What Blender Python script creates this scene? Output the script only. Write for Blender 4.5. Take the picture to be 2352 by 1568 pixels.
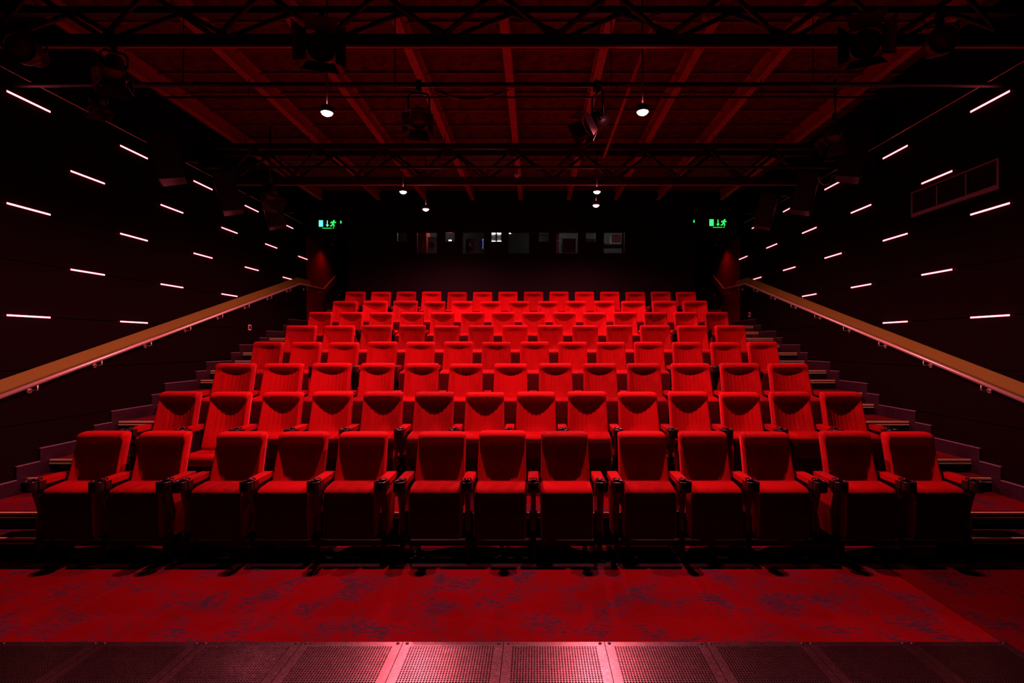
import bpy, math, random
from mathutils import Matrix, Vector, Euler
random.seed(7)

# ------------------------------------------------------------------ camera, world, exposure
sc = bpy.context.scene
for o in list(bpy.data.objects): bpy.data.objects.remove(o)
col = sc.collection
CX, CZ, F = 0.275, 1.88, 1225.0            # camera X, camera height, focal length in px of the 2352 px frame
cam_d = bpy.data.cameras.new('camera'); cam = bpy.data.objects.new('camera', cam_d); col.objects.link(cam)
cam.location = (CX, 0, CZ); cam.rotation_euler = (math.radians(90), 0, 0)
cam_d.sensor_width = 36; cam_d.lens = F * 36 / 2352
cam_d.shift_x = -52 / 2352; cam_d.shift_y = 7 / 2352
cam_d.clip_start = 0.05; cam_d.clip_end = 100
sc.camera = cam
w = bpy.data.worlds.new('world'); sc.world = w; w.use_nodes = True
w.node_tree.nodes['Background'].inputs[0].default_value = (0, 0, 0, 1)
w.node_tree.nodes['Background'].inputs[1].default_value = 0
vs = sc.view_settings
vs.view_transform = 'Standard'; vs.look = 'None'; vs.gamma = 1; vs.use_curve_mapping = False
vs.exposure = 0.0

KEY = (1.0, 0.15, 0.19)                   # colour of the house lights
def spot(name, loc, energy, size=150, blend=0.6, radius=0.05, color=KEY, rot=(0, 0, 0)):
    d = bpy.data.lights.new(name, 'SPOT'); d.energy = energy; d.color = color
    d.spot_size = math.radians(size); d.spot_blend = blend; d.shadow_soft_size = radius
    o = bpy.data.objects.new(name, d); col.objects.link(o); o.location = loc; o.rotation_euler = rot
    return o

# downlights: (photo x, photo y, height above camera, watts)
LAMPS = [(751, 258, 2.36, 640, 'nearest downlight on the left, hanging before the front spotlight pipe'),
         (1476, 256, 2.36, 640, 'nearest downlight on the right, hanging beside the tilted spotlight'),
         (926, 440, 2.60, 285, 'upper of the two far downlights on the left, just below the rear truss'),
         (978, 480, 2.60, 285, 'lower of the two far downlights on the left, nearest the projection windows'),
         (1371, 440, 2.60, 285, 'upper of the two far downlights on the right, just below the rear truss'),
         (1369, 471, 2.60, 285, 'lower of the two far downlights on the right, nearest the projection windows')]
def W(px, py, Y):                           # a measured photo point at depth Y -> world
    return Vector(((px - 1228) * Y / F + CX, Y, (791 - py) * Y / F + CZ))

# ------------------------------------------------------------------ materials
def newmat(name):
    m = bpy.data.materials.new(name); m.use_nodes = True
    nt = m.node_tree; nt.nodes.clear()
    out = nt.nodes.new('ShaderNodeOutputMaterial'); b = nt.nodes.new('ShaderNodeBsdfPrincipled')
    nt.links.new(b.outputs[0], out.inputs[0])
    return m, nt, b, out
def noise(nt, scale, detail=3, rough=0.6, coord='Object', sc3=None):
    tc = nt.nodes.new('ShaderNodeTexCoord'); n = nt.nodes.new('ShaderNodeTexNoise')
    n.inputs['Scale'].default_value = scale; n.inputs['Detail'].default_value = detail; n.inputs['Roughness'].default_value = rough
    src = tc.outputs[coord]
    if sc3:
        mp = nt.nodes.new('ShaderNodeMapping'); mp.inputs['Scale'].default_value = sc3
        nt.links.new(src, mp.inputs[0]); src = mp.outputs[0]
    nt.links.new(src, n.inputs['Vector'])
    return n
def ramp(nt, src, stops):
    r = nt.nodes.new('ShaderNodeValToRGB'); e = r.color_ramp.elements
    while len(e) < len(stops): e.new(0.5)
    for i, (p, c) in enumerate(stops):
        e[i].position = p; e[i].color = (*c, 1) if len(c) == 3 else c
    nt.links.new(src, r.inputs[0]); return r
def bump(nt, b, src, strength, dist=0.01):
    bp = nt.nodes.new('ShaderNodeBump'); bp.inputs['Strength'].default_value = strength; bp.inputs['Distance'].default_value = dist
    nt.links.new(src, bp.inputs['Height']); nt.links.new(bp.outputs[0], b.inputs['Normal']); return bp
def simple(name, c, rough=0.5, metal=0.0, var=0.25, nscale=30, bstr=0.15, spec=0.5):
    m, nt, b, _ = newmat(name)
    n = noise(nt, nscale)
    lo = tuple(max(0, x * (1 - var)) for x in c); hi = tuple(x * (1 + var) for x in c)
    r = ramp(nt, n.outputs[0], [(0.3, lo), (0.7, hi)])
    nt.links.new(r.outputs[0], b.inputs['Base Color'])
    b.inputs['Roughness'].default_value = rough; b.inputs['Metallic'].default_value = metal
    b.inputs['Specular IOR Level'].default_value = spec
    if bstr: bump(nt, b, n.outputs[0], bstr, 0.004)
    return m
def emit(name, c, s):
    m = bpy.data.materials.new(name); m.use_nodes = True; nt = m.node_tree; nt.nodes.clear()
    out = nt.nodes.new('ShaderNodeOutputMaterial'); e = nt.nodes.new('ShaderNodeEmission')
    e.inputs[0].default_value = (*c, 1); e.inputs[1].default_value = s
    nt.links.new(e.outputs[0], out.inputs[0]); return m

def velvet():
    m, nt, b, _ = newmat('red_velvet')
    oi = nt.nodes.new('ShaderNodeObjectInfo')
    n = noise(nt, 14, 4, 0.6, sc3=(1, 1, 0.35))
    mx = nt.nodes.new('ShaderNodeMath'); mx.operation = 'MULTIPLY_ADD'
    nt.links.new(oi.outputs['Random'], mx.inputs[0]); mx.inputs[1].default_value = 0.75
    nt.links.new(n.outputs[0], mx.inputs[2])
    r = ramp(nt, mx.outputs[0], [(0.3, (0.15, 0.0005, 0.0010)), (1.0, (0.36, 0.0013, 0.0026))])
    nt.links.new(r.outputs[0], b.inputs['Base Color'])
    b.inputs['Roughness'].default_value = 0.85; b.inputs['Specular IOR Level'].default_value = 0.15
    b.inputs['Sheen Weight'].default_value = 0.35; b.inputs['Sheen Roughness'].default_value = 0.4
    b.inputs['Sheen Tint'].default_value = (1, 0.05, 0.08, 1)
    f = noise(nt, 420, 2)
    bump(nt, b, f.outputs[0], 0.12, 0.002)
    return m
def carpet(name, dark=1.0):
    m, nt, b, _ = newmat(name)
    def mth(op, p, q, c=None):
        n = nt.nodes.new('ShaderNodeMath'); n.operation = op
        for i, v in enumerate((p, q, c)):
            if v is None: continue
            if isinstance(v, (int, float)): n.inputs[i].default_value = v
            else: nt.links.new(v, n.inputs[i])
        return n.outputs[0]
    big = noise(nt, 3.2, 3, 0.55); mid = noise(nt, 22, 4, 0.8, sc3=(0.8, 1.7, 1)); f = noise(nt, 240, 2, 0.7); tone = noise(nt, 1.6, 3)
    # worn weave motif: patches (big) broken into dashes (mid) and speckle (f)
    v = mth('ADD', mth('MULTIPLY', big.outputs[0], 0.75), mth('ADD', mth('MULTIPLY', mid.outputs[0], 0.95), mth('MULTIPLY', f.outputs[0], 0.45)))
    d = dark
    mk = ramp(nt, mth('MULTIPLY', v, 0.5), [(0.545, (0, 0, 0)), (0.595, (0.92, 0.92, 0.92))])
    base = ramp(nt, tone.outputs[0], [(0.3, (0.135 * d, 0.0008 * d, 0.0035 * d)), (0.7, (0.20 * d, 0.0012 * d, 0.006 * d))])
    mix = nt.nodes.new('ShaderNodeMixRGB'); nt.links.new(mk.outputs[0], mix.inputs[0]); nt.links.new(base.outputs[0], mix.inputs[1]); mix.inputs[2].default_value = (0.034 * d, 0.030 * d, 0.055 * d, 1)
    nt.links.new(mix.outputs[0], b.inputs['Base Color'])
    b.inputs['Roughness'].default_value = 0.95; b.inputs['Specular IOR Level'].default_value = 0.05
    bump(nt, b, f.outputs[0], 0.5, 0.006)
    return m
def perforated():
    m, nt, b, _ = newmat('perforated_metal')
    tc = nt.nodes.new('ShaderNodeTexCoord'); sp = nt.nodes.new('ShaderNodeSeparateXYZ'); nt.links.new(tc.outputs['Object'], sp.inputs[0])
    def mth(op, a, bb=None, c=None):
        n = nt.nodes.new('ShaderNodeMath'); n.operation = op
        for i, v in enumerate((a, bb, c)):
            if v is None: continue
            if isinstance(v, (int, float)): n.inputs[i].default_value = v
            else: nt.links.new(v, n.inputs[i])
        return n.outputs[0]
    P = 0.0165
    fx = mth('SUBTRACT', mth('FRACT', mth('MULTIPLY', mth('ADD', sp.outputs[0], 10 * P), 1 / P)), 0.5)
    fy = mth('SUBTRACT', mth('FRACT', mth('MULTIPLY', mth('ADD', sp.outputs[1], 100 * P), 1 / P)), 0.5)
    d = mth('SQRT', mth('ADD', mth('MULTIPLY', fx, fx), mth('MULTIPLY', fy, fy)))
    hole = mth('LESS_THAN', d, 0.345)
    inx = mth('LESS_THAN', mth('ABSOLUTE', sp.outputs[0]), 0.2635)
    iny = mth('LESS_THAN', mth('ABSOLUTE', sp.outputs[1]), 0.563)
    mask = mth('MULTIPLY', mth('MULTIPLY', hole, inx), iny)
    n = noise(nt, 9, 6, 0.7); n2 = noise(nt, 55, 4, 0.7, sc3=(3, 0.6, 1))
    r = ramp(nt, n.outputs[0], [(0.3, (0.15, 0.13, 0.14)), (0.7, (0.24, 0.22, 0.235))])
    mix = nt.nodes.new('ShaderNodeMixRGB'); nt.links.new(mask, mix.inputs[0]); nt.links.new(r.outputs[0], mix.inputs[1]); mix.inputs[2].default_value = (0.006, 0.004, 0.004, 1)
    nt.links.new(mix.outputs[0], b.inputs['Base Color'])
    nt.links.new(mth('SUBTRACT', 1.0, mask), b.inputs['Metallic'])
    nt.links.new(mth('MULTIPLY_ADD', n2.outputs[0], 0.26, 0.16), b.inputs['Roughness'])
    nt.links.new(mth('MULTIPLY_ADD', mask, -0.5, 0.5), b.inputs['Specular IOR Level'])
    bump(nt, b, mth('MULTIPLY', mask, -1.0), 0.25, 0.003)
    return m
def glass_mat():
    m = bpy.data.materials.new('window_glass'); m.use_nodes = True; nt = m.node_tree; nt.nodes.clear()
    out = nt.nodes.new('ShaderNodeOutputMaterial'); t = nt.nodes.new('ShaderNodeBsdfTransparent'); g = nt.nodes.new('ShaderNodeBsdfGlossy')
    g.inputs['Roughness'].default_value = 0.03; t.inputs[0].default_value = (0.9, 0.93, 0.92, 1)
    fr = nt.nodes.new('ShaderNodeFresnel'); fr.inputs[0].default_value = 1.45
    mx = nt.nodes.new('ShaderNodeMixShader'); nt.links.new(fr.outputs[0], mx.inputs[0]); nt.links.new(t.outputs[0], mx.inputs[1]); nt.links.new(g.outputs[0], mx.inputs[2])
    nt.links.new(mx.outputs[0], out.inputs[0]); return m

M = dict(
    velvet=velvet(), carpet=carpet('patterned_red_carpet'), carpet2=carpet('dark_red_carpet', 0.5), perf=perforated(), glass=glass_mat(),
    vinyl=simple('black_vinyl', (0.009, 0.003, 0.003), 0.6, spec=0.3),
    plastic=simple('black_gloss_plastic', (0.012, 0.010, 0.011), 0.22, var=0.1, bstr=0.04),
    blackmetal=simple('black_painted_metal', (0.014, 0.011, 0.011), 0.45, var=0.3),
    steel=simple('brushed_steel', (0.75, 0.72, 0.60), 0.34, 0.55, var=0.1, nscale=60, bstr=0.05),
    brass=simple('brass_edging', (0.80, 0.98, 0.50), 0.4, 0.1, var=0.15, nscale=60, bstr=0.1),  # green-heavy tone stands in for warm light that no lamp here gives
    amber=simple('amber_woven_board', (0.18, 0.20, 0.018), 0.7, var=0.3, nscale=220, bstr=0.5, spec=0.3),  # amber board with the missing warm light put into its greenish tone
    wall=simple('dark_wall_fabric', (0.0042, 0.0007, 0.0014), 0.8, var=0.25, nscale=90, bstr=0.3, spec=0.06),
    wallback=simple('dark_backing', (0.006, 0.003, 0.004), 0.8, spec=0.2),
    wallb=simple('rear_wall_paint', (0.006, 0.002, 0.007), 0.6, var=0.15, spec=0.12),
    skirt=simple('plum_skirting', (0.018, 0.005, 0.014), 0.5, var=0.15, spec=0.4),
    ceil=simple('ceiling_board', (0.095, 0.021, 0.018), 0.85, var=0.55, nscale=7, bstr=0.4, spec=0.2),
    batten=simple('ceiling_batten', (0.12, 0.03, 0.028), 0.7),
    cap=simple('skirting_cap', (0.20, 0.17, 0.22), 0.4),
    joist=simple('painted_joist', (0.34, 0.05, 0.045), 0.6, var=0.2, nscale=12),
    truss=simple('dark_truss_paint', (0.022, 0.008, 0.008), 0.5, var=0.3, nscale=20),
    under=simple('dark_maroon_fabric', (0.055, 0.001, 0.0025), 0.9, var=0.15, nscale=300, spec=0.1),  # shade on the tipped-up seat faces, put into the colour
    plamp=emit('passage_lens', (1.0, 0.05, 0.04), 8.0),
    passage=simple('passage_red_paint', (0.13, 0.003, 0.003), 0.7, spec=0.2),  # red tone added so the lamplight shows on the passage wall
    riser=simple('black_riser', (0.010, 0.005, 0.006), 0.7, spec=0.2),
    led=emit('led_diffuser', (1.0, 0.105, 0.14), 9.0),
    lamp=emit('downlight_lens', (1.0, 0.16, 0.20), 160.0),
    green=emit('exit_green', (0.02, 1.0, 0.09), 2.6),
    signface=simple('exit_sign_face', (0.004, 0.03, 0.008), 0.4),
    cyan=emit('exit_cyan', (0.12, 1.0, 0.75), 1.6),
    tube=emit('fluorescent_tube', (1.0, 0.98, 0.92), 45.0),
    grey=simple('grey_equipment', (0.32, 0.32, 0.33), 0.5), white=simple('white_board', (0.75, 0.75, 0.72), 0.6),
    boothwall=simple('booth_wall', (0.014, 0.012, 0.013), 0.8), reddoor=simple('red_cabinet', (0.55, 0.03, 0.03), 0.5),
    blue=emit('blue_indicator', (0.08, 0.12, 1.0), 1.5),
    socket=simple('pale_plastic', (0.62, 0.45, 0.50), 0.4, var=0.05),
    lens=simple('lens_glass', (0.14, 0.03, 0.03), 0.2, var=0.1, bstr=0),
    flap=simple('barn_door_paint', (0.045, 0.028, 0.03), 0.35, var=0.2),
    alu=simple('frame_aluminium', (0.20, 0.15, 0.18), 0.45, 0.5, var=0.1),
)

# ------------------------------------------------------------------ mesh building
class MB:
    def __init__(s): s.v, s.f, s.sm = [], [], []
    def add(s, vs, fs, Mx=None, smooth=False):
        k = len(s.v)
        s.v += [tuple(Mx @ Vector(p)) if Mx else tuple(p) for p in vs]
        s.f += [tuple(i + k for i in f) for f in fs]; s.sm += [smooth] * len(fs)
        return s
    def box(s, x0, x1, y0, y1, z0, z1, Mx=None):
        vs = [(x0, y0, z0), (x1, y0, z0), (x1, y1, z0), (x0, y1, z0), (x0, y0, z1), (x1, y0, z1), (x1, y1, z1), (x0, y1, z1)]
        return s.add(vs, [(0, 3, 2, 1), (4, 5, 6, 7), (0, 1, 5, 4), (1, 2, 6, 5), (2, 3, 7, 6), (3, 0, 4, 7)], Mx)
    def loops(s, L, cap=True, smooth=True, Mx=None, closed=True):
        n = len(L[0]); vs = [p for l in L for p in l]; fs = []
        for a in range(len(L) - 1):
            for i in range(n if closed else n - 1):
                j = (i + 1) % n
                fs.append((a * n + i, a * n + j, (a + 1) * n + j, (a + 1) * n + i))
        s.add(vs, fs, Mx, smooth)
        if cap:
            k = len(s.v) - len(vs)
            s.f += [tuple(k + i for i in reversed(range(n))), tuple(k + (len(L) - 1) * n + i for i in range(n))]; s.sm += [False, False]
        return s
    def prism(s, prof, a, b, axis='x', Mx=None):     # prof: (p,q) pairs in the other two axes
        def P(t, p): return (t, p[0], p[1]) if axis == 'x' else ((p[0], t, p[1]) if axis == 'y' else (p[0], p[1], t))
        return s.loops([[P(a, p) for p in prof], [P(b, p) for p in prof]], True, False, Mx)
    def pad(s, prof, hw, r=0.02, Mx=None):           # soft slab: profile (y,z) swept along x with rounded ends
        cy = sum(p[0] for p in prof) / len(prof); cz = sum(p[1] for p in prof) / len(prof)
        def sh(p, d):
            v = Vector((p[0] - cy, p[1] - cz)); l = v.length
            v = v * max(0.0, (l - d) / l); return (cy + v.x, cz + v.y)
        L = []
        for x, d in ((-hw, r), (-hw + .3 * r, .3 * r), (-hw + r, 0), (hw - r, 0), (hw - .3 * r, .3 * r), (hw, r)):
            L.append([(x, *sh(p, d)) for p in prof])
        return s.loops(L, True, True, Mx)
    def lathe(s, prof, n=20, Mx=None, smooth=True, cap=True):
        L = [[(r * math.cos(2 * math.pi * i / n), r * math.sin(2 * math.pi * i / n), z) for i in range(n)] for r, z in prof]
        return s.loops(L, cap, smooth, Mx)
    def tube(s, pts, r, n=8):
        pts = [Vector(p) for p in pts]; L = []
        for i, p in enumerate(pts):
            d = (pts[min(i + 1, len(pts) - 1)] - pts[max(i - 1, 0)]).normalized()
            up = Vector((0, 0, 1)) if abs(d.z) < 0.95 else Vector((1, 0, 0))
            a = d.cross(up).normalized(); b = a.cross(d)
            L.append([p + r * (math.cos(2 * math.pi * k / n) * a + math.sin(2 * math.pi * k / n) * b) for k in range(n)])
        return s.loops(L, True, True)
    def mesh(s, name, mat):
        me = bpy.data.meshes.new(name); me.from_pydata(s.v, [], s.f); me.update()
        for p, q in zip(me.polygons, s.sm): p.use_smooth = q
        import bmesh
        bm = bmesh.new(); bm.from_mesh(me); bmesh.ops.recalc_face_normals(bm, faces=bm.faces); bm.to_mesh(me); bm.free()
        me.materials.append(M[mat]); return me
def ob(name, me, parent=None, loc=(0, 0, 0), rot=(0, 0, 0), mat=None):
    if isinstance(me, MB): me = me.mesh(name, mat)
    o = bpy.data.objects.new(name, me); col.objects.link(o); o.location = loc; o.rotation_euler = rot
    if parent: o.parent = parent
    return o
def empty(name, loc=(0, 0, 0), rot=(0, 0, 0)):
    o = bpy.data.objects.new(name, None); col.objects.link(o); o.location = loc; o.rotation_euler = rot; o.empty_display_size = 0.1; return o
def tag(o, label, cat, group=None):
    o['label'] = label; o['category'] = cat
    if group: o['group'] = group
    return o
def struct(o, label=None, cat=None):
    o['kind'] = 'structure'
    if label: o['label'] = label
    if cat: o['category'] = cat
    return o
ORD = ['first', 'second', 'third', 'fourth', 'fifth', 'sixth', 'seventh', 'eighth', 'ninth', 'tenth', 'eleventh', 'twelfth', 'thirteenth', 'fourteenth']

# ------------------------------------------------------------------ dimensions
R, WX = 0.287, 5.235                     # rise per row, half width of the room
CEIL = CZ + 3.45                         # underside of the joists
YB = 12.75                               # rear wall
XA = 4.16                                # seat block half width: aisles from here to the side walls
def zrow(n): return R * (n - 1)

# ------------------------------------------------------------------ floor
fl = struct(ob('floor', MB().box(-WX - .1, WX + .1, -2.0, 15.2, -0.30, -0.06), mat='wallback'), 'red carpeted floor with steel grating in front and stepped seating platforms', 'floor')
ob('carpet', MB().box(-WX, CX + 2.95, 3.372, 4.52, -0.06, 0), fl, mat='carpet')
ob('side_carpet', MB().box(CX + 2.952, WX, 1.0, 4.52, -0.06, -0.0015), fl, mat='carpet2')['label'] = 'darker carpet strip beside the grating'  # same carpet pattern with its colour halved
ob('vinyl_strip', MB().box(-WX, WX, 4.522, 4.93, -0.06, -0.001), fl, mat='vinyl')['label'] = 'black strip under the front row'  # near-black floor strip between the two carpets
ob('rear_carpet', MB().box(-WX, WX, 4.931, 5.06, -0.06, 0), fl, mat='carpet')
pm = MB().box(-0.3155, 0.3155, -0.61, 0.61, -0.02, 0).mesh('metal_panel', 'perf')
scm = MB().lathe([(0.0001, 0.004), (0.008, 0.0035), (0.011, 0.0), (0.011, -.002)], 12).mesh('screw', 'flap')
for i in range(13):
    x = CX + 2.98 - .635 * (i + .5)
    if x < -WX: break
    p = ob('metal_panel', pm, fl, (x, 2.76, 0.002))
    for sx in (-1, 1):
        for sy in (-1, 1): ob('screw', scm, p, (sx * .288, sy * .592, 0.001))
ob('grating_edge', MB().box(CX + 2.92, CX + 2.95, 1.0, 3.37, -0.06, 0.004), fl, mat='blackmetal')
ob('stage_floor', MB().box(-WX, CX + 2.92, -2.0, 2.145, -0.06, -0.002), fl, mat='vinyl')

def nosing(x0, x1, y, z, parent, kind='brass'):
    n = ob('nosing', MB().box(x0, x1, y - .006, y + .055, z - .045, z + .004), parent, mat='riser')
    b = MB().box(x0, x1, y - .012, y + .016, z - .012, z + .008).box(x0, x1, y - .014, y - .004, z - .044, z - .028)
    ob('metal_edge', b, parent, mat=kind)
for n in range(2, 9):
    y0 = 3.04 + n; y1 = y0 + 1.0 if n < 8 else YB; z = zrow(n)
    p = ob('row_platform', MB().box(-WX, WX, y0, y1, z - .30, z - .012), fl, mat='riser')
    ob('carpet', MB().box(-WX, WX, y0 + .0, y1, z - .012, z), p, mat='carpet')
    nosing(-XA - .02, XA + .02, y0, z, p, 'steel')
    for s in (-1, 1):
        xa, xb = sorted((s * XA, s * (WX - .02)))
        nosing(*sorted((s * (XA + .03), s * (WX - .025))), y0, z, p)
        st = ob('aisle_step', MB().box(xa, xb, y0 - .27, y0, z - R, z - R / 2 - .012), fl, mat='riser')
        ob('carpet', MB().box(xa, xb, y0 - .27, y0, z - R / 2 - .012, z - R / 2), st, mat='carpet')
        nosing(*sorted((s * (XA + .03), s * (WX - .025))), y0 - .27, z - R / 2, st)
# landings and steps of the two exit passages
zl = zrow(9)
for s in (-1, 1):
    xa, xb = sorted((s * XA, s * WX))
    ex = ob('aisle_step', MB().box(xa, xb, 11.77, 12.04, zl - R, zl - R / 2), fl, mat='carpet')
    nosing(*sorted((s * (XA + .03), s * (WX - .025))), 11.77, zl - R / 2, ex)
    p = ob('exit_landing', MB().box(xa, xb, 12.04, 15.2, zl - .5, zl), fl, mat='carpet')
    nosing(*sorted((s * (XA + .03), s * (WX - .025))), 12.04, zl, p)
    for k, y in enumerate((13.6, 13.85, 14.1)):
        z1 = zl + .165 * (k + 1)
        q = ob('aisle_step', MB().box(xa, xb, y, 15.2, z1 - .165, z1), fl, mat='carpet')
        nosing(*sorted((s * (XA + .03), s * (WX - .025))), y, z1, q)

# ------------------------------------------------------------------ side walls, skirting, light bars
SEAM = [4.52 - .5835 * k for k in range(-1, 9)]
for side, s in (('left', -1), ('right', 1)):
    wl = struct(ob('wall_' + side, MB().box(*sorted((s * (WX + .02), s * (WX + .14))), -2.0, 15.2, -.3, CEIL + .3), mat='wallback'), 'near-black panelled wall on the ' + side + ' with rows of light bars', 'wall')
    edges = [CEIL + .25] + SEAM + [-0.2]
    for a, b in zip(edges, edges[1:]):
        if a - b < .05: continue
        ob('wall_panel', MB().box(*sorted((s * WX, s * (WX + .02))), -2.0, 15.2, b + .007, a - .007), wl, mat='wall')
    # stepped skirting: one board for each tread
    bb = struct(empty('baseboard_' + side, (s * WX, 4.0, 0)), 'stepped plum skirting climbing the ' + side + ' aisle', 'skirting')
    for n in range(1, 10):
        for (ya, yb, z) in ((3.04 + n, 3.77 + n, zrow(n)), (3.77 + n, 4.04 + n, zrow(n) + R / 2)):
            if n == 1: ya = max(ya, 4.5)
            if n == 9 and z > zrow(9): continue
            if n == 9: yb = 13.48
            if yb - ya < .02: continue
            ob('skirting_board', MB().box(*sorted((0, -s * .022)), ya - .12 - 4, yb - .12 - 4, z - .30, z + .15), bb, mat='skirt')
            ob('skirting_cap', MB().box(*sorted((0, -s * .026)), ya - .122 - 4, yb - .12 - 4, z + .15, z + .158), bb, mat='cap')
    # thin conduit above the top row of bars
    t = tag(ob('conduit', MB().tube([(s * (WX - .02), 4.0, CZ + 2.86), (s * (WX - .02), 12.6, CZ + 2.86)], .008, 8), mat='steel'), 'thin steel conduit running along the top of the ' + side + ' wall', 'conduit')
lm = MB().box(0, .014, 0, .5, -.009, .009).mesh('diffuser', 'led')
hm = MB().box(-.004, .010, -.006, 0, -.010, .010).box(-.004, .010, .5, .506, -.010, .010).box(-.004, .006, 0, .5, .007, .010).box(-.004, .006, 0, .5, -.010, -.007).mesh('housing', 'blackmetal')
ROWN = ['top row', 'second row down', 'middle row', 'fourth row down', 'bottom row']
for side, s in (('left', -1), ('right', 1)):
    for r in range(5):
        y0 = 5.555 if r % 2 == 0 else 6.32
        cnt = (5, 5, 5, 3, 2)[r]
        if side == 'right' and r == 2: cnt = 5
        for k in range(cnt):
            o = empty('wall_light_bar', (s * (WX - .001), y0 + 1.522 * k, 4.52 - .5835 * r))
            o.scale = (-s, 1, 1)
            pos = ('nearest', 'second from front', 'third from front', 'fourth from front', 'farthest')[k] if cnt == 5 else (('nearest', 'middle', 'farthest')[k] if cnt == 3 else ('nearer', 'farther')[k])
            ob('diffuser', lm, o); ob('housing', hm, o)
            tag(o, f'glowing light bar, {pos} in the {ROWN[r]} on the {side} wall', 'light bar', 'light bars on the side walls')

# ------------------------------------------------------------------ rear wall with projection windows
px2x = lambda p: (p - 1228) * YB / F + CX
hz = lambda p: (791 - p) * YB / F + CZ
zt, zs, zb = hz(532), hz(555.5), hz(582)
WIN = []
for i, (a, b, big) in enumerate([(911, 935, 0), (957, 1004, 1), (1021, 1045, 0), (1062, 1112, 1), (1128, 1152, 0), (1168, 1216, 1), (1237, 1261, 0), (1277, 1328, 1), (1345, 1369, 0), (1386, 1436, 1)]):
    WIN.append((px2x(a), px2x(b), zb if big else zs, zt))
zh = hz(540)
xw0, xw1 = px2x(800), px2x(1596)
OPEN = WIN + [(-WX, xw0, zl, zh), (xw1, WX, zl, zh)]
xs = sorted({-WX, WX} | {v for o_ in OPEN for v in o_[:2]}); zs_ = sorted({1.5, CEIL + .3} | {v for o_ in OPEN for v in o_[2:]})
mb = MB()
for xa, xb in zip(xs, xs[1:]):
    run = None
    for za, zc in zip(zs_, zs_[1:]):
        cx_, cz_ = (xa + xb) / 2, (za + zc) / 2
        if any(o_[0] < cx_ < o_[1] and o_[2] < cz_ < o_[3] for o_ in OPEN):
            if run: mb.box(xa, xb, YB, YB + .12, *run); run = None
        else: run = (run[0], zc) if run else (za, zc)
    if run: mb.box(xa, xb, YB, YB + .12, *run)
struct(ob('wall_back', mb, mat='wallb'), 'dark plum rear wall with a row of projection windows', 'wall')
for i, (xa, xb, za, zc) in enumerate(WIN):
    wd = struct(empty(f'window_{i+1}', (0, YB, 0)), ('large' if zc - za > .3 else 'small') + f' projection window, {ORD[i]} from left in the rear wall', 'window')
    fr = MB()
    for b in ((xa, xb, za, za + .012), (xa, xb, zc - .012, zc), (xa, xa + .012, za, zc), (xb - .012, xb, za, zc)): fr.box(b[0], b[1], .0, .10, b[2], b[3])
    ob('window_frame', fr, wd, mat='blackmetal')
    ob('pane', MB().box(xa + .012, xb - .012, .05, .056, za + .012, zc - .012), wd, mat='glass')
# passages: inner walls, ceilings, end walls with doors
for side, s in (('left', -1), ('right', 1)):
    xi = xw0 if s < 0 else xw1
    xa, xb = sorted((xi, s * WX))
    pw = struct(ob('wall_passage_' + side, MB().box(*sorted((xi, xi - s * .1)), YB + .12, 15.2, 1.5, zh + .1).box(xa, xb, YB + .12, 15.2, zh, zh + .1).box(xa, xb, 15.1, 15.2, 1.5, zh), mat='wallb'), f'dark walls of the exit passage at the rear {side}', 'wall')
    ob('wall_lining', MB().box(*sorted((s * WX, s * (WX - .012))), 12.88, 15.1, zl, zh), pw, mat='passage')  # added panel that makes the passage lamp's red band visible
    d = struct(empty(f'door_{1 if s<0 else 2}', ((xa + xb) / 2, 15.08, zl + .495)), f'dark exit door at the end of the {side} passage', 'door')
    ob('door_leaf', MB().box(-.42, .42, -.04, 0, 0, 1.95), d, mat='wallback')
    ob('door_frame', MB().box(-.48, -.42, -.05, .01, 0, 2.0).box(.42, .48, -.05, .01, 0, 2.0).box(-.48, .48, -.05, .01, 1.95, 2.02), d, mat='blackmetal')
    ob('door_handle', MB().tube([(.3, -.05, 1.0), (.3, -.09, 1.0), (.2, -.09, 1.0)], .01), d, mat='steel')
    # passage lamp
    lx = s * (WX - .28)
    l = tag(empty('passage_downlight', (lx, 13.75, zh)), f'small red downlight in the ceiling of the {side} exit passage', 'downlight')
    ob('can', MB().lathe([(.05, 0), (.05, -.05), (.042, -.05), (.042, -.02)], 20, cap=False), l, mat='blackmetal')
    ob('lens', MB().lathe([(.041, -.030), (.0001, -.034)], 20), l, mat='plamp')
    sp_ = spot('passage_lamp_light', (lx, 13.75, zh - .06), 17, 125, 1.0, .04, (1, .03, .02)); 

# projection booth behind the windows
by0, by1 = YB + .12, 15.0
bw = struct(ob('wall_booth', MB().box(xw0 + .1, xw1 - .1, by1, by1 + .1, 2.0, CEIL).box(xw0 + .1, xw1 - .1, by0, by1, 2.0, 2.4).box(xw0 + .1, xw1 - .1, by0, by1, 5.15, 5.25).box(xw0 + .1, xw0 + .15, by0, by1, 2.4, 5.15).box(xw1 - .15, xw1 - .1, by0, by1, 2.4, 5.15), mat='boothwall'), 'dim inside walls of the projection booth', 'wall')
def booth(px, py, Y): return W(px, py, Y)
def boxat(name, mat, p0, p1, Y, depth, label, cat, extra=None):
    a, b = W(*p0, Y), W(*p1, Y)
    o = tag(empty(name, ((a.x + b.x) / 2, Y, min(a.z, b.z))), label, cat)
    hw, h = abs(b.x - a.x) / 2, abs(a.z - b.z)
    ob('body', MB().box(-hw, hw, 0, depth, 0, h), o, mat=mat)
    ob('edge_trim', MB().box(-hw - .004, hw + .004, -.006, .01, h - .012, h + .004).box(-hw - .004, hw + .004, -.006, .01, -.004, .012), o, mat='blackmetal')
    return o
o = boxat('equipment_cabinet', 'reddoor', (953, 528), (979, 600), 13.9, .5, 'red cabinet seen through the large projection window at far left', 'cabinet')
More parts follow.
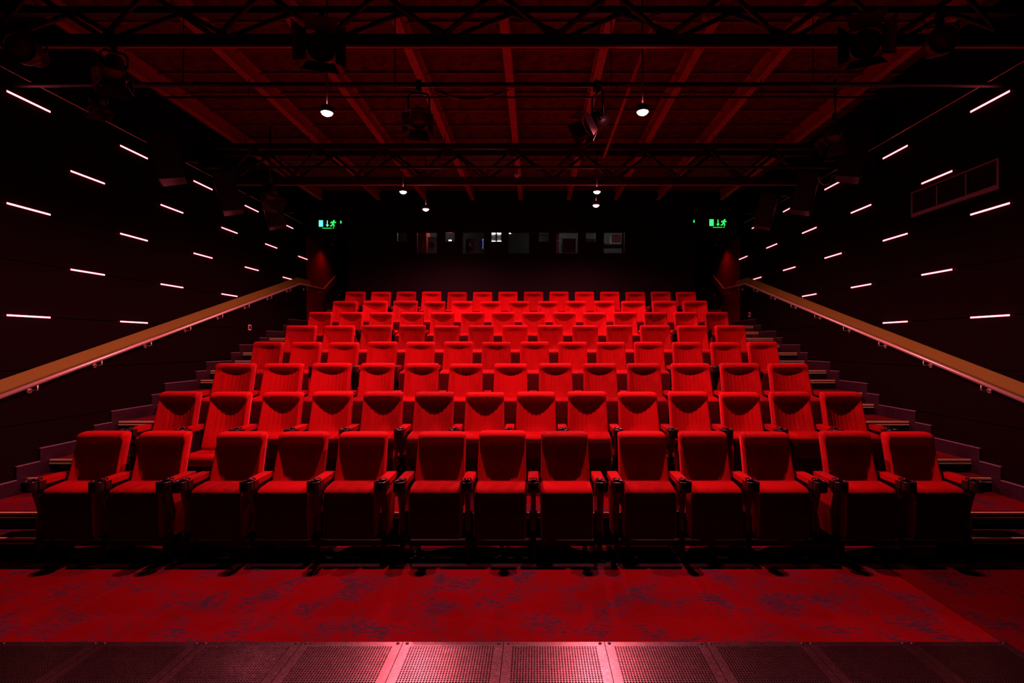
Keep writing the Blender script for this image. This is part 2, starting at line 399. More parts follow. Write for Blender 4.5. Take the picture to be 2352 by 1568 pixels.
ob('handle', MB().box(.07, .085, -.03, -.006, .35, .5), o, mat='steel')
o = boxat('projector', 'grey', (983, 545), (1003, 592), 13.6, .6, 'grey projector right of the red cabinet behind the window', 'projector')
ob('lens', MB().lathe([(.06, 0), (.06, .12), (.05, .12), (.05, .08), (.0001, .08)], 18, Matrix.Translation((0, -.12, .32)) @ Matrix.Rotation(math.radians(-90), 4, 'X')), o, mat='lens')
o = boxat('projector', 'blackmetal', (1070, 548), (1100, 596), 13.5, .7, 'black projector behind the second large window from the left', 'projector')
ob('lens', MB().lathe([(.08, 0), (.08, .14), (.065, .14), (.065, .1), (.0001, .1)], 18, Matrix.Translation((0, 0, .35)) @ Matrix.Rotation(math.radians(90), 4, 'X')), o, mat='lens')
o = boxat('projector', 'blackmetal', (1292, 548), (1322, 596), 13.5, .7, 'black projector behind the second large window from the right', 'projector')
ob('lens', MB().lathe([(.08, 0), (.08, .14), (.065, .14), (.065, .1), (.0001, .1)], 18, Matrix.Translation((0, 0, .35)) @ Matrix.Rotation(math.radians(90), 4, 'X')), o, mat='lens')
def striplight(px, py, Y, ln, vert, label, mat='tube', r=.018):
    p = W(px, py, Y); o = tag(empty('booth_light', tuple(p)), label, 'light')
    t = MB(); t.tube([(0, 0, -ln / 2), (0, 0, ln / 2)] if vert else [(-ln / 2, 0, 0), (ln / 2, 0, 0)], r, 10)
    ob('tube', t, o, mat=mat)
    e = MB()
    for q in (-1, 1):
        c = (0, 0, q * ln / 2) if vert else (q * ln / 2, 0, 0)
        e.box(c[0] - .022, c[0] + .022, -.02, .03, c[2] - .022, c[2] + .022)
    ob('end_cap', e, o, mat='grey'); return o
# pale strips with glowing ends, imitating reflected tube light in the small window
for k, (a, b) in enumerate(((1129, 1138), (1142, 1151.5))):
    pa, pb = W(a, 537, 12.98), W(b, 554, 12.98)
    o = tag(empty('blind', ((pa.x + pb.x) / 2, 12.98, pb.z)), f'grey blind strip, {("left","right")[k]} one of the pair in the small window left of centre', 'blind')
    hw = (pb.x - pa.x) / 2; h = pa.z - pb.z
    ob('strip', MB().box(-hw, hw, 0, .006, 0, h), o, mat='grey')
    ob('lit_rail', MB().box(-hw, hw, -.008, .012, h, h + .022).box(-hw, hw, -.008, .012, -.022, 0), o, mat='tube')
o = boxat('display_board', 'grey', (1238, 538), (1260, 556), 13.3, .03, 'plain grey board in the small window right of centre', 'board')
o = boxat('shelf_unit', 'grey', (1276, 536), (1284, 600), 13.2, .3, 'narrow grey shelf upright in the third large window from right', 'shelf')
o = boxat('white_box', 'white', (1278, 549), (1283.5, 556), 13.1, .05, 'small white box on the narrow grey upright', 'box')
o = boxat('worktop', 'grey', (1346, 549), (1370, 556), 13.4, .4, 'pale worktop seen in the small window near the right', 'worktop')
for k in range(5):
    a, b = W(1405 - k % 2, 556 - k * 3.4, 13.2), W(1427 + k % 2, 553 - k * 3.4, 13.2)
    o = tag(empty('paper_stack', ((a.x + b.x) / 2, 13.2, a.z)), f'white film case, {ORD[k]} from the bottom of the stack in the rightmost window', 'case', 'film cases in the rightmost window')
    hw = (b.x - a.x) / 2; h = b.z - a.z
    ob('case_body', MB().box(-hw, hw, 0, .25, 0, h), o, mat='white'); ob('case_lid', MB().box(-hw - .004, hw + .004, -.004, .254, h * .65, h), o, mat='white')
o = boxat('shelf', 'grey', (1384, 561), (1438, 564.5), 13.15, .35, 'grey shelf board under the white cases', 'shelf')
o = boxat('rack_post', 'blackmetal', (1429, 533), (1433, 590), 13.1, .05, 'black rack post at the edge of the rightmost window', 'post')
striplight(1034, 552, 13.6, .11, False, 'short red-glowing lamp inside the third window from the left', 'lamp', .014)
striplight(1171, 535, 13.3, .09, False, 'tiny white tube light at the top of the dark central window')
striplight(1420, 519, 14.2, .9, False, 'white fluorescent tube high inside the right of the booth')
striplight(1290, 519, 14.2, .9, False, 'white fluorescent tube high inside the middle of the booth')
striplight(1000, 519, 14.3, .7, False, 'white fluorescent tube high inside the left of the booth')
striplight(1109.5, 560, 13.2, .20, True, 'thin upright blue light at the edge of the second large window', 'blue', .008)

# ------------------------------------------------------------------ ceiling
ce = struct(ob('ceiling', MB().box(-WX - .1, WX + .1, 3.2, 15.2, CEIL + .30, CEIL + .42), mat='wallback'), 'dark ceiling of boards between steel joists', 'ceiling')
JX = [CX + v for v in (-5.1, -3.72, -2.6, -1.48, -.33, .81, 1.93, 2.95, 4.45)]
jm = MB().box(-.05, .05, 3.2, YB, 0, .012).box(-.006, .006, 3.2, YB, .012, .20).box(-.05, .05, 3.2, YB, .20, .212).mesh('joist', 'joist')
for x in JX: ob('joist', jm, ce, (x, 0, CEIL))
bx = [-WX] + JX + [WX]
for a, b in zip(bx, bx[1:]):
    if b - a < .1: continue
    me = MB().box(0, b - a - .002, .006, .564, 0, .06).mesh('ceiling_board', 'ceil')
    for k in range(17):
        ob('ceiling_board', me, ce, (a + .001, 3.2 + .57 * k, CEIL + .214 + random.uniform(0, .012)))
cl = MB().box(-WX, WX, -.02, .02, 0, .02).mesh('ceiling_batten', 'batten')
for k in range(1, 17): ob('ceiling_batten', cl, ce, (0, 3.2 + .57 * k, CEIL + .196))

def truss(y, zb_, zt_, hb, ht, label, dy=.17):
    o = tag(empty('roof_truss', (0, y, zb_)), label, 'truss')
    ob('bottom_chord', MB().box(-WX, WX, -.03, .03, 0, hb), o, mat='truss')
    ob('chord_lip', MB().box(-WX, WX, -.012, .024, -.008, 0), o, mat='joist')
    H = zt_ - zb_ - ht; st = .56; n = int(2 * WX / st)
    for j in (-1, 1):
        ob('top_chord', MB().box(-WX, WX, j * dy - .035, j * dy + .035, H, H + ht), o, mat='truss')
        for k in range(n):
            x0 = -WX + .1 + k * st; x1 = x0 + st
            if j > 0: x0 += .14; x1 += .14
            if x1 > WX: continue
            lo, hi = Vector((x0, 0, hb - .02)), Vector((x1, j * dy, H + .02))
            if k % 2: lo, hi = Vector((x1, 0, hb - .02)), Vector((x0, j * dy, H + .02))
            ob('brace', MB().tube([lo, hi], .026, 6), o, mat='truss')
    return o
truss(5.3, CZ + 2.96, CEIL, .11, .07, 'near black steel truss crossing the top of the room')
truss(9.35, CZ + 2.80, CEIL, .13, .09, 'far black steel truss crossing above the rear rows')
def pipe(y, h, r, label, hang=True):
    o = tag(empty('lighting_pipe', (0, y, CZ + h)), label, 'pipe')
    ob('tube', MB().tube([(-WX, 0, 0), (WX, 0, 0)], r, 10), o, mat='blackmetal')
    if hang:
        for x in JX[1:-1:2]:
            ob('hanger', MB().tube([(x, 0, 0), (x, 0, CEIL - CZ - h)], .007, 6), o, mat='blackmetal')
    return o
lp = pipe(5.65, 2.75, .026, 'black lighting pipe carrying the two central spotlights')
pipe(6.95, 3.22, .014, 'thin black rod behind the lighting pipe')
pipe(8.8, 2.92, .024, 'black lighting pipe just in front of the far truss')
pts = []
for k in range(60):
    x = -3.2 + k * .09
    pts.append((x, 5.70 + .006 * math.sin(k * 1.3), CZ + 2.77 + .02 * abs(math.sin(k * .9))))
tag(ob('power_cable', MB().tube(pts, .011, 6), mat='blackmetal'), 'black power cable wound loosely along the lighting pipe', 'cable')
pts = [(CX - 1.08 + .1 * k, 5.70, CZ + 2.72 - .10 * math.sin(math.pi * k / 8)) for k in range(9)]
tag(ob('power_cable', MB().tube(pts, .009, 6), mat='blackmetal'), 'short black cable sagging right of the left central spotlight', 'cable')
tag(ob('ceiling_conduit', MB().tube([(CX + 1.22, 5.3, CEIL - .15), (CX + 1.22, 9.4, CEIL - .15)], .025, 8), mat='joist'), 'red painted conduit running from truss to truss beside the centre joists', 'conduit')

# small detector under the far truss
p = W(1187, 403, 9.3)
o = tag(empty('smoke_detector', tuple(p)), 'small red-lit detector hanging at the middle of the far truss', 'detector')
ob('dome', MB().lathe([(.02, .05), (.045, .03), (.05, .0), (.03, -.03), (.0001, -.035)], 16), o, mat='socket')
ob('stem', MB().lathe([(.012, .05), (.012, .12)], 10), o, mat='blackmetal')

# ------------------------------------------------------------------ downlights
for i, (px, py, h, e, lab) in enumerate(LAMPS):
    Y = h * F / (791 - py); p = W(px, py, Y)
    o = tag(empty('downlight', tuple(p)), lab, 'downlight', 'ceiling downlights')
    r = .058
    ob('can', MB().lathe([(r + .003, -.004), (r + .006, .0), (r + .006, .05), (.02, .08), (.02, .075)], 24, cap=False), o, mat='blackmetal')
    ob('lens', MB().lathe([(r, -.004), (r * .8, -.022), (r * .45, -.034), (.0001, -.038)], 24, cap=False), o, mat='lamp')
    ob('stem', MB().tube([(0, 0, .075), (0, 0, CEIL + .2 - p.z)], .007, 8), o, mat='blackmetal')
    spot('downlight_light', (p.x, p.y, p.z - .06), e, 165, .5, .045)

# ------------------------------------------------------------------ stage spotlights
def fresnel(name, loc, rz, tilt, label, drop=.28, size=1.0, flapmat='flap', stem=0):
    o = tag(empty(name, loc, (0, 0, rz)), label, 'spotlight')
    k = size
    if stem: ob('drop_arm', MB().tube([(0, 0, .04), (0, 0, CEIL + .225 - loc[2])], .016, 8), o, mat='blackmetal')
    ob('clamp', MB().box(-.025, .025, -.038, .038, -.07, -.028).box(-.025, .025, -.038, -.029, -.028, .038).box(-.025, .025, -.029, .030, .029, .038).lathe([(.012, -.1), (.012, -.06)], 8), o, mat='blackmetal')
    y = MB()
    y.tube([(-.15 * k, 0, -drop), (-.15 * k, 0, -.12), (-.11 * k, 0, -.09), (.11 * k, 0, -.09), (.15 * k, 0, -.12), (.15 * k, 0, -drop)], .013, 6)
    ob('yoke', y, o, mat='blackmetal')
    b = ob('housing', MB().lathe([(.06 * k, -.16 * k), (.11 * k, -.13 * k), (.125 * k, -.02), (.125 * k, .15 * k), (.115 * k, .15 * k), (.11 * k, .11 * k)], 20, Matrix.Rotation(math.radians(90), 4, 'X'), cap=False).box(-.14 * k, .14 * k, -.03, .03, -.02, .02), o, (0, 0, -drop), (tilt, 0, 0), mat='blackmetal')
    ob('lens', MB().lathe([(.11 * k, .115 * k), (.06 * k, .135 * k), (.0001, .14 * k)], 20, Matrix.Rotation(math.radians(90), 4, 'X'), cap=False), b, mat='lens')
    for q in range(4):
        Mx = Matrix.Rotation(q * math.pi / 2, 4, 'Y') @ Matrix.Translation((0, -.155 * k, .125 * k)) @ Matrix.Rotation(math.radians(-28), 4, 'X')
        f = MB().prism([(-.115 * k, 0), (.115 * k, 0), (.165 * k, -.20 * k), (-.165 * k, -.20 * k)], 0, .004, 'z', Mx)
        ob('barn_door', f, b, mat=flapmat)
    return o
fresnel('stage_spotlight', tuple(W(962, 195, 5.65)), 0.15, math.radians(42), 'black barn-door spotlight hanging left of centre from the lighting pipe', .34, .72)
fresnel('stage_spotlight', tuple(W(1372, 195, 5.65)), -1.15, math.radians(32), 'black barn-door spotlight right of centre with one pink-lit flap', .38, .75)
fresnel('stage_spotlight', tuple(W(262, 98, 5.3)), .6, math.radians(60), 'black barn-door spotlight with hanging flaps at the upper left', .24, .72)
fresnel('stage_spotlight', tuple(W(740, 40, 5.0)), .3, math.radians(20), 'dark spotlight silhouetted on the near truss above the left downlight', .30)
fresnel('stage_spotlight', tuple(W(1985, 40, 5.0)), -.5, math.radians(15), 'dark spotlight on the near truss at the upper right', .28)
fresnel('stage_spotlight', tuple(W(1918, 268, 7.4)), -.9, math.radians(60), 'small spotlight with a red flap high above the right light bars', .22, .8, stem=1)
fresnel('stage_spotlight', tuple(W(620, 412, 9.0)), .9, math.radians(60), 'small far spotlight with a red flap left of the far truss', .22, .8, stem=1)
fresnel('stage_spotlight', tuple(W(225, 195, 5.65)), .9, math.radians(75), 'spotlight with a red top flap above the nearest left light bars', .17, .5)
def parcan(loc, rz, tilt, label):
    o = tag(empty('par_can', loc, (0, 0, rz)), label, 'spotlight')
    ob('clamp', MB().box(-.03, .03, -.03, .03, -.06, .06), o, mat='blackmetal')
    ob('yoke', MB().tube([(-.15, 0, -.22), (-.15, 0, -.06), (.15, 0, -.06), (.15, 0, -.22)], .011, 6), o, mat='blackmetal')
    b = ob('can', MB().lathe([(.05, -.25), (.09, -.22), (.10, -.1), (.13, .0), (.13, .14), (.118, .14), (.115, .10)], 24, Matrix.Rotation(math.radians(90), 4, 'X'), cap=False), o, (0, 0, -.22), (tilt, 0, 0), mat='flap')
    ob('lens', MB().lathe([(.115, .10), (.07, .125), (.0001, .135)], 24, Matrix.Rotation(math.radians(90), 4, 'X'), cap=False), b, mat='lens')
    return o
parcan(tuple(W(62, 65, 5.1)), .35, math.radians(12), 'round-faced can lamp at the far upper left corner')
parcan(tuple(W(2158, 45, 5.1)), -.35, math.radians(12), 'round-faced can lamp at the far upper right corner')

# ------------------------------------------------------------------ wall loudspeakers
def speaker(px, py, Y, s, k, label):
    p = W(px, py, Y)
    o = tag(empty('wall_loudspeaker', (s * (WX - .34), Y, p.z), (0, 0, -s * math.radians(-62))), label, 'loudspeaker', 'wall loudspeakers')
    b = ob('cabinet', MB().prism([(-.20 * k, -.12), (.20 * k, -.12), (.17 * k, .18), (-.17 * k, .18)], -.32 * k, .32 * k, 'z'), o, (0, 0, 0), (math.radians(14), 0, 0), mat='blackmetal')
    ob('grille', MB().box(-.185 * k, .185 * k, -.135, -.121, -.30 * k, .30 * k), b, mat='riser')
    ob('badge', MB().box(-.02, .02, -.139, -.136, -.27 * k, -.25 * k), b, mat='socket')
    ob('bracket', MB().tube([(0, .15, 0), (0, .40, 0.02)], .022, 8), o, mat='blackmetal')
    return o
for i, (px, py, Y) in enumerate(((400, 365, 7.45), (535, 445, 8.95), (628, 486, 10.5))):
    speaker(px, py, Y, -1, 1.0, f'black wall loudspeaker, {("nearest","middle","farthest")[i]} of three high on the left wall')
for i, (px, py, Y) in enumerate(((1965, 362, 7.68), (1852, 446, 9.07), (1758, 487, 10.6))):
    speaker(px, py, Y, 1, 1.0, f'black wall loudspeaker, {("nearest","middle","farthest")[i]} of three high on the right wall')
# looped cable by the nearest right loudspeaker
c = W(1895, 405, 8.0); pts = [(c.x + .10 * math.cos(a), c.y, c.z + .13 * math.sin(a)) for a in [math.pi * (1.0 + k / 9) for k in range(10)]] + [(WX - .008, c.y, c.z + .2)]
tag(ob('cable_loop', MB().tube(pts, .006, 6), mat='steel'), 'pale looped cable hanging beside the nearest right loudspeaker', 'cable')

# ------------------------------------------------------------------ framed side window, sockets, exit signs
def sidewin(s, ya, yb, za, zc, idx, label):
    wd = struct(empty(f'window_{idx}', (s * WX, ya, za)), label, 'window')
    L, H = yb - ya, zc - za
    f = lambda y0, y1, z0, z1, d=.035: MB().box(*sorted((0, -s * d)), y0, y1, z0, z1)
    for a in ((0, L, 0, .045), (0, L, H - .018, H), (0, .03, .045, H - .018), (L - .03, L, .045, H - .018)): ob('window_frame', f(*a), wd, mat='alu')
    for q in (1, 2): ob('mullion', f(L * q / 3 - .01, L * q / 3 + .01, .05, H - .03, .03), wd, mat='alu')
    for q in range(3): ob('pane', f(L * q / 3 + .012, L * (q + 1) / 3 - .012, .04, H - .02, .008), wd, mat='wallback')
sidewin(1, 5.66, 6.98, CZ + 1.66, CZ + 1.985, 11, 'dark three-pane framed window on the right wall')
def socket(s, y, z, label):
    o = tag(empty('wall_socket', (s * WX, y, z)), label, 'socket')
    ob('plate', MB().box(*sorted((0, -s * .012)), -.05, .05, -.055, .055), o, mat='socket')
    ob('insert', MB().box(*sorted((-s * .012, -s * .016)), -.028, .028, -.03, .03), o, mat='blackmetal')
socket(-1, 10.3, CZ + .33, 'small pale wall socket low on the left wall above the steps')
socket(1, 12.3, CZ + .69, 'small pale wall socket at the top of the right aisle')
def exit_sign(px, py, label, pm_='cyan'):
    p = W(px, py, YB - .08); o = tag(empty('exit_sign', tuple(p)), label, 'exit sign')
    ob('housing', MB().box(-.225, .225, 0, .06, -.13, .13), o, mat='signface')
    ob('bracket', MB().box(-.04, .04, .06, .085, -.05, .05), o, mat='blackmetal')
    q = -.008
    ob('door_symbol', MB().box(-.20, -.105, q, 0, -.045, .105), o, mat=pm_)
    ob('arrow_symbol', MB().box(-.008, .008, q, 0, -.01, .10).prism([(-.035, 0.0), (0, -.05), (.035, 0.0)], q, 0, 'y'), o, mat=pm_)
    man = MB()
    def limb(a, b, r):
        d = Vector((b[0] - a[0], 0, b[1] - a[1])); Mx = Matrix.Translation((a[0], 0, a[1])) @ Matrix.Rotation(-math.atan2(d.z, d.x), 4, 'Y')
        man.box(-r * .5, d.length + r * .5, q, 0, -r, r, Mx)
    man.lathe([(.018, q), (.018, 0)], 12, Matrix.Translation((.158, 0, .092)) @ Matrix.Rotation(math.radians(90), 4, 'X') @ Matrix.Translation((0, 0, .008)))
    for a, b, r in (((.145, .065), (.125, .015), .016), ((.145, .062), (.10, .068), .008), ((.10, .068), (.085, .04), .008), ((.148, .058), (.178, .045), .008), ((.178, .045), (.20, .062), .008),
                    ((.128, .015), (.16, -.005), .010), ((.16, -.005), (.155, -.045), .009), ((.122, .012), (.105, -.022), .010), ((.105, -.022), (.07, -.028), .009)): limb(a, b, r)
    ob('running_man_symbol', man, o, mat='green')
    ob('lower_stripe', MB().box(-.12, .10, q, 0, -.085, -.078).box(.13, .15, q, 0, -.085, -.07), o, mat='green')
    return o
exit_sign(752, 516, 'glowing green running-man exit sign above the left passage')
exit_sign(1649, 514, 'glowing green running-man exit sign above the right passage', 'green')
def emlight(px, py, label):
    p = W(px, py, YB - .06); o = tag(empty('emergency_light', tuple(p)), label, 'emergency light')
    ob('case', MB().box(-.05, .05, 0, .05, -.06, .06), o, mat='blackmetal')
    ob('indicator', MB().box(-.012, .012, -.006, 0, -.01, .05), o, mat='green')
    ob('lamp_head', MB().lathe([(.035, 0), (.04, .05), (.032, .05), (.0001, .04)], 14, Matrix.Translation((0, -.0, -.10)) @ Matrix.Rotation(math.radians(90), 4, 'X')), o, mat='flap')
emlight(783, 512, 'small emergency light with green indicator right of the left exit sign')
emlight(1594, 510, 'small emergency light with green indicator left of the right exit sign')

# ------------------------------------------------------------------ handrails
for side, s in (('left', -1), ('right', 1)):
    hr = tag(empty('handrail', (s * WX, 4.1, 0)), f'amber and steel handrail climbing the {side} aisle wall', 'handrail')
    def P(y, h, off): return (-s * off, y - 4.1, CZ + h)
    base = [(4.1, -.383 - 1.29 * .279), (12.3, 1.546), (12.97, 1.546)]
    # board: lozenge section leaning towards the wall at its top
    sec = [(.030, .0), (.045, .004), (.085, -.105), (.082, -.122), (.068, -.125), (.030, -.02)]
    L = [[P(y, h + dz, off) for off, dz in sec] for y, h in base]
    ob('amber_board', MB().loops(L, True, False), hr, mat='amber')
    ob('rail_tube', MB().tube([P(4.1, base[0][1] - .150, .095), P(12.3, 1.396, .095), P(13.68, 1.396 + .02, .095), P(14.5, 1.86, .095), P(14.62, 1.86, .095)], .025, 14), hr, mat='steel')
    for k in range(-1, 11):
        y = 5.81 + .862 * k
        h = (-.383 + (y - 5.39) * .279 if y < 12.3 else 1.546) - .150
        b = ob('bracket', MB().tube([P(y, h - .085, .012), P(y, h - .085, .085), P(y, h - .078, .095), P(y, h - .02, .095)], .0075, 8), hr, mat='steel')
        ob('rosette', MB().lathe([(.034, 0), (.034, .008), (.02, .014), (.0001, .016)], 16, Matrix.Translation(P(y, h - .085, .0)) @ Matrix.Rotation(-s * math.radians(90), 4, 'Y')), b, mat='steel')

# ------------------------------------------------------------------ seats
def sstep(a, b, x):
    t = max(0, min(1, (x - a) / (b - a))); return t * t * (3 - 2 * t)
def back_mesh(wd):
    hw, H = wd / 2, .62
    nu = 49; ss = [0, .003, .009, .018, .028, .04, .052, .066, .082, .10, .125, .155, .19, .23, .27, .31, .35, .39, .43, .47, .52, .57, .62]
    L = []
    for s_ in ss:
        r = .03
        ww = hw - (r - math.sqrt(max(0, r * r - (r - s_) ** 2)) if s_ < r else 0)
        ww *= 1 + .05 * sstep(.1, .6, s_)
        tr = .042; rd = (tr - math.sqrt(max(0, tr * tr - (tr - s_) ** 2))) if s_ < tr else 0
        ye = -.04 - .31 * s_
        lip = -.014 * sstep(0, .02, s_) * (1 - sstep(.045, .10, s_))
        dish = .088 * sstep(.04, .12, s_) * (1 - sstep(.36, .60, s_))
        lp = []
        for i in range(nu):
            u = -1 + 2 * i / (nu - 1)
            e = max(0, abs(u) - .93) / .07
            y = ye + lip + dish * (1 - abs(u) ** 1.9) ** 1.1 + rd + .022 * (1 - math.sqrt(max(0, 1 - e * e)))
            if i % 5 == 4 and abs(u) < .72: y += .006 * sstep(.05, .10, s_) * (1 - sstep(.40, .55, s_))
            lp.append((u * ww, y, 1.06 - s_))
        for i in range(9):
            u = 1 - 2 * i / 8
            yb = ye + .125 - rd * .7 - (.02 if i in (0, 8) else 0)
            lp.append((u * ww * (.985 if i in (0, 8) else 1), yb, 1.06 - s_))
        L.append(lp)
    return MB().loops(L).mesh('backrest', 'velvet')
def shell_mesh(wd):
    hw = wd / 2 * .96
    L = []
    for s_ in (.10, .2, .35, .5, .66):
        ye = -.04 - .31 * s_ + .123
        L.append([(-hw, ye, 1.06 - s_), (hw, ye, 1.06 - s_), (hw * .96, ye + .02, 1.06 - s_), (-hw * .96, ye + .02, 1.06 - s_)])
    return MB().loops(L, True, False).mesh('back_shell', 'plastic')
UP = [(-.395, .197), (-.418, .23), (-.432, .40), (-.428, .56), (-.418, .602), (-.395, .628), (-.34, .640), (-.25, .648), (-.205, .652), (-.20, .62), (-.225, .48), (-.255, .33), (-.285, .22), (-.32, .195)]
DOWN = [(-.60, .40), (-.60, .43), (-.58, .455), (-.52, .465), (-.38, .455), (-.24, .45), (-.20, .44), (-.19, .40), (-.21, .33), (-.30, .31), (-.50, .32), (-.575, .35)]
def pad_mesh(wd, prof): return MB().pad(prof, wd / 2, .028).mesh('seat_cushion', 'velvet')
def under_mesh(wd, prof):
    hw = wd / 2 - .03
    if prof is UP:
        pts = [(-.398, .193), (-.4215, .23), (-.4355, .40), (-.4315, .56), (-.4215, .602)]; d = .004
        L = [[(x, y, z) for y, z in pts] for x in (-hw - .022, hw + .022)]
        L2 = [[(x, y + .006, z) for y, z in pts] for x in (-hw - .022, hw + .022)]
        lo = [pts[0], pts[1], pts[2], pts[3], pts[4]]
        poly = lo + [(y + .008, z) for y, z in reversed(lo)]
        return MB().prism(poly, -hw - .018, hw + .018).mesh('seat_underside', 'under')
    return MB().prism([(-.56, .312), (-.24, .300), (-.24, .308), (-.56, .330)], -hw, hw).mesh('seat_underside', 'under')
def base_mesh(wd):      # dark plywood underside panel edge + hinge bar
    hw = wd / 2 * .9
    return MB().tube([(-hw - .03, -.24, .36), (hw + .03, -.24, .36)], .018, 10).box(-hw, -hw + .03, -.30, -.22, .30, .42).box(hw - .03, hw, -.30, -.22, .30, .42).mesh('hinge_bar', 'blackmetal')
arm_pad = MB().pad([(-.40, .672), (-.41, .69), (-.40, .704), (-.36, .711), (-.2, .714), (-.09, .712), (-.075, .69), (-.085, .665), (-.2, .655), (-.36, .658)], .047, .016).mesh('armrest', 'velvet')
def cup_mesh():
    m = MB(); T = Matrix.Translation((0, -.462, 0))
    m.lathe([(.044, .645), (.050, .622), (.053, .625), (.055, .64), (.056, .70), (.054, .709), (.050, .7125), (.046, .709), (.044, .70), (.044, .645)], 28, T, cap=False)
    m.lathe([(.0001, .640), (.045, .641)], 28, T, cap=False)
    m.box(-.048, .048, -.42, -.355, .628, .700)
    m.lathe([(.020, .70), (.034, .70), (.036, .712), (.030, .717), (.022, .714), (.020, .70)], 20, Matrix.Translation((0, -.385, 0)), cap=False)
    return m.mesh('cup_holder', 'plastic')
cup = cup_mesh()
stand = MB().prism([(-.40, .0), (-.10, .0), (-.10, .02), (-.17, .06), (-.20, .14), (-.16, .30), (-.11, .52), (-.07, .66), (-.40, .662), (-.43, .63), (-.40, .55), (-.36, .40), (-.36, .25), (-.385, .10), (-.40, .03)], -.022, .022)
stand.lathe([(.001, -.034), (.045, -.034), (.05, -.024), (.05, .024), (.045, .034), (.001, .034)], 18, Matrix.Translation((0, -.30, .36)) @ Matrix.Rotation(math.radians(90), 4, 'Y'))
stand.box(-.05, .05, -.42, -.06, 0, .012)
stand = stand.mesh('support_frame', 'plastic')
side_panel = MB().prism([(-.375, .22), (-.19, .22), (-.15, .36), (-.10, .62), (-.38, .62), (-.40, .58), (-.35, .42)], -.006, .006).mesh('side_panel', 'velvet')
BACK = {k: (back_mesh(v), shell_mesh(v), pad_mesh(v + .016, UP), pad_mesh(v + .016, DOWN), base_mesh(v + .016), under_mesh(v + .016, UP), under_mesh(v + .016, DOWN)) for k, v in (('std', .43), ('front', .437), ('wide', .497))}

def cx_(px, Y): return (px - 1228) * Y / F + CX
ROWS = {
 1: [244, 384, 558, 697, 837, 1017, 1154.5, 1296, 1472, 1612, 1754, 1937, 2081],
 2: [418, 530, 643, 756, 871, 990, 1108, 1225, 1345, 1465, 1581, 1697, 1812, 1928],
 3: [543, 652, 762.5, 868, 970, 1071, 1173.5, 1275.5, 1377, 1477.5, 1585, 1696.5, 1809],
 4: [617, 700.5, 786, 871, 960, 1048, 1136.5, 1225, 1312.5, 1403, 1492, 1580, 1664.5, 1751],
 5: [694.5, 780.5, 865.5, 948, 1026.5, 1105.5, 1183.5, 1263.5, 1343.5, 1421.5, 1504.5, 1589.5, 1676],
 6: [738, 805.5, 872, 941, 1011, 1083, 1153.5, 1225, 1294.5, 1368, 1437, 1509, 1576, 1644],
 7: [793.5, 863, 932, 999.5, 1062.5, 1127, 1192.5, 1258, 1322.5, 1387, 1454, 1525, 1595],
 8: [817.5, 874, 931, 989, 1046.5, 1105, 1165, 1224.5, 1284.5, 1343.5, 1402.5, 1461, 1519, 1575]}
ROWL = {1: 'front row', 2: 'second row from front', 3: 'third row from front', 4: 'fourth row from front', 5: 'fifth row from front', 6: 'sixth row from front', 7: 'seventh row from front', 8: 'back row'}
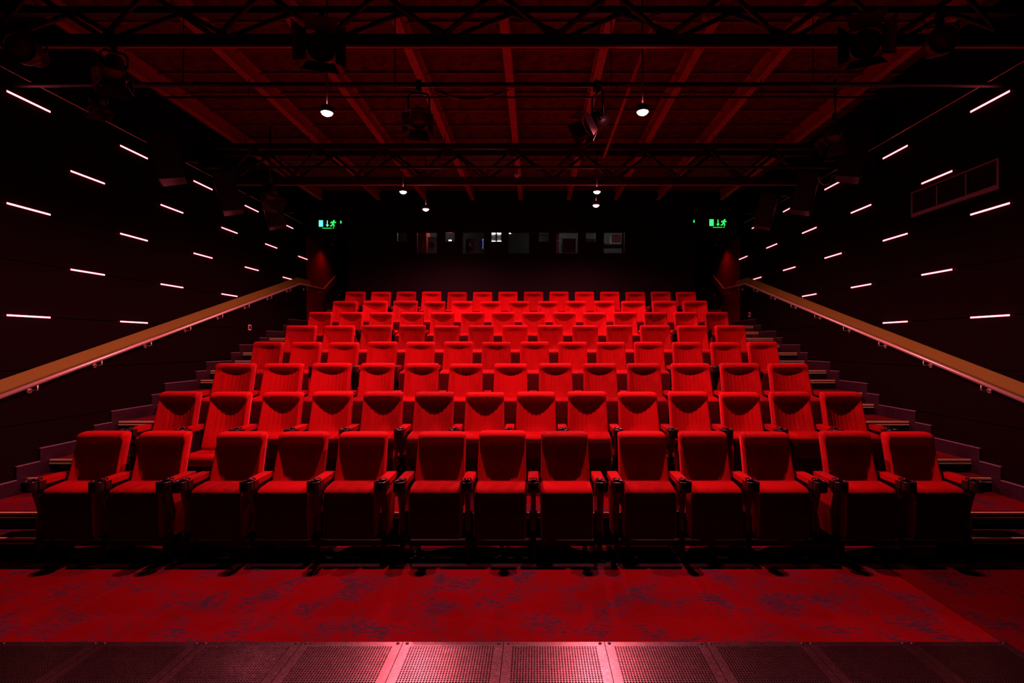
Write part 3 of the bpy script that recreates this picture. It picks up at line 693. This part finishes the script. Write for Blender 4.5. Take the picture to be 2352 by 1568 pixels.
for n, cs in ROWS.items():
    Y = 4.02 + n; xs = [cx_(c, Y) for c in cs]; z = zrow(n)
    if n % 2 == 0:            # even rows: regular pitch
        a, b = xs[0], xs[-1]; xs = [a + (b - a) * i / (len(xs) - 1) for i in range(len(xs))]
    N = len(xs)
    for i, x in enumerate(xs):
        wide = n in (3, 5, 7) and (i < 3 or i >= N - 3)
        kind = 'wide' if wide else ('front' if n == 1 else 'std')
        pitch = .63 if wide else (.572 if n in (1, 2, 4, 6, 8) else .58)
        bk, shl, pu, pd, hb, uu, ud = BACK[kind]
        root = empty('cinema_seat', (x, Y, z))
        down = (n == 2 and i == 1)
        half = 'left' if i < N / 2 else 'right'; k = i if i < N / 2 else N - 1 - i
        place = ('leftmost' if half == 'left' else 'rightmost') if k == 0 else f'{ORD[k]} from the {half}'
        if N % 2 and i == N // 2: place = 'exact middle one'
        look = 'red cinema seat with lowered cushion' if down else ('wide red velvet tip-up cinema seat' if wide else 'red velvet tip-up cinema seat')
        tag(root, f'{look}, {place} in the {ROWL[n]}', 'cinema seat', f'seats in the {ROWL[n]}')
        b = ob('backrest', bk, root, (0, 0, random.uniform(-.006, .006)), (random.uniform(-.02, .02), 0, 0))
        ob('back_shell', shl, b)
        c_ = ob('seat_cushion', pd if down else pu, root, (0, random.uniform(-.008, .004), 0))
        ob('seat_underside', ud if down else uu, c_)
        ob('hinge_bar', hb, root)
        # left support of this seat; the right one too at the end of a group
        def arm(dx, panel):
            a = ob('support_frame', stand, root, (dx, 0, 0))
            ob('armrest', arm_pad, a); ob('cup_holder', cup, a)
            if panel: ob('side_panel', side_panel, a, (panel * .03, 0, 0))
        gl = i == 0 or x - xs[i - 1] > .66; gr = i == N - 1 or xs[i + 1] - x > .66
        wid = lambda q: .497 if n in (3, 5, 7) and (q < 3 or q >= N - 3) else .43
        arm(-pitch / 2 if gl else -(x - xs[i - 1]) * wid(i) / (wid(i) + wid(i - 1)), -1 if gl else 0)
        if gr: arm(pitch / 2, 1)
# beams under the front row, one for each block of seats
fx = [cx_(c, 5.02) for c in ROWS[1]]
for k, (a, b) in enumerate(((0, 1), (2, 4), (5, 7), (8, 10), (11, 12))):
    o = tag(empty('seat_beam', ((fx[a] + fx[b]) / 2, 4.76, 0)), f'black floor beam under the {("leftmost","second from left","middle","second from right","rightmost")[k]} block of front seats', 'beam', 'beams under the front row')
    L = (fx[b] - fx[a]) / 2 + .25
    ob('bar', MB().box(-L, L, -.03, .03, .095, .145), o, mat='blackmetal')
    for q in (-1, 0, 1): ob('foot', MB().box(q * (L - .08) - .03, q * (L - .08) + .03, -.09, .09, 0, .012).box(q * (L - .08) - .018, q * (L - .08) + .018, -.02, .02, .012, .095), o, mat='blackmetal')
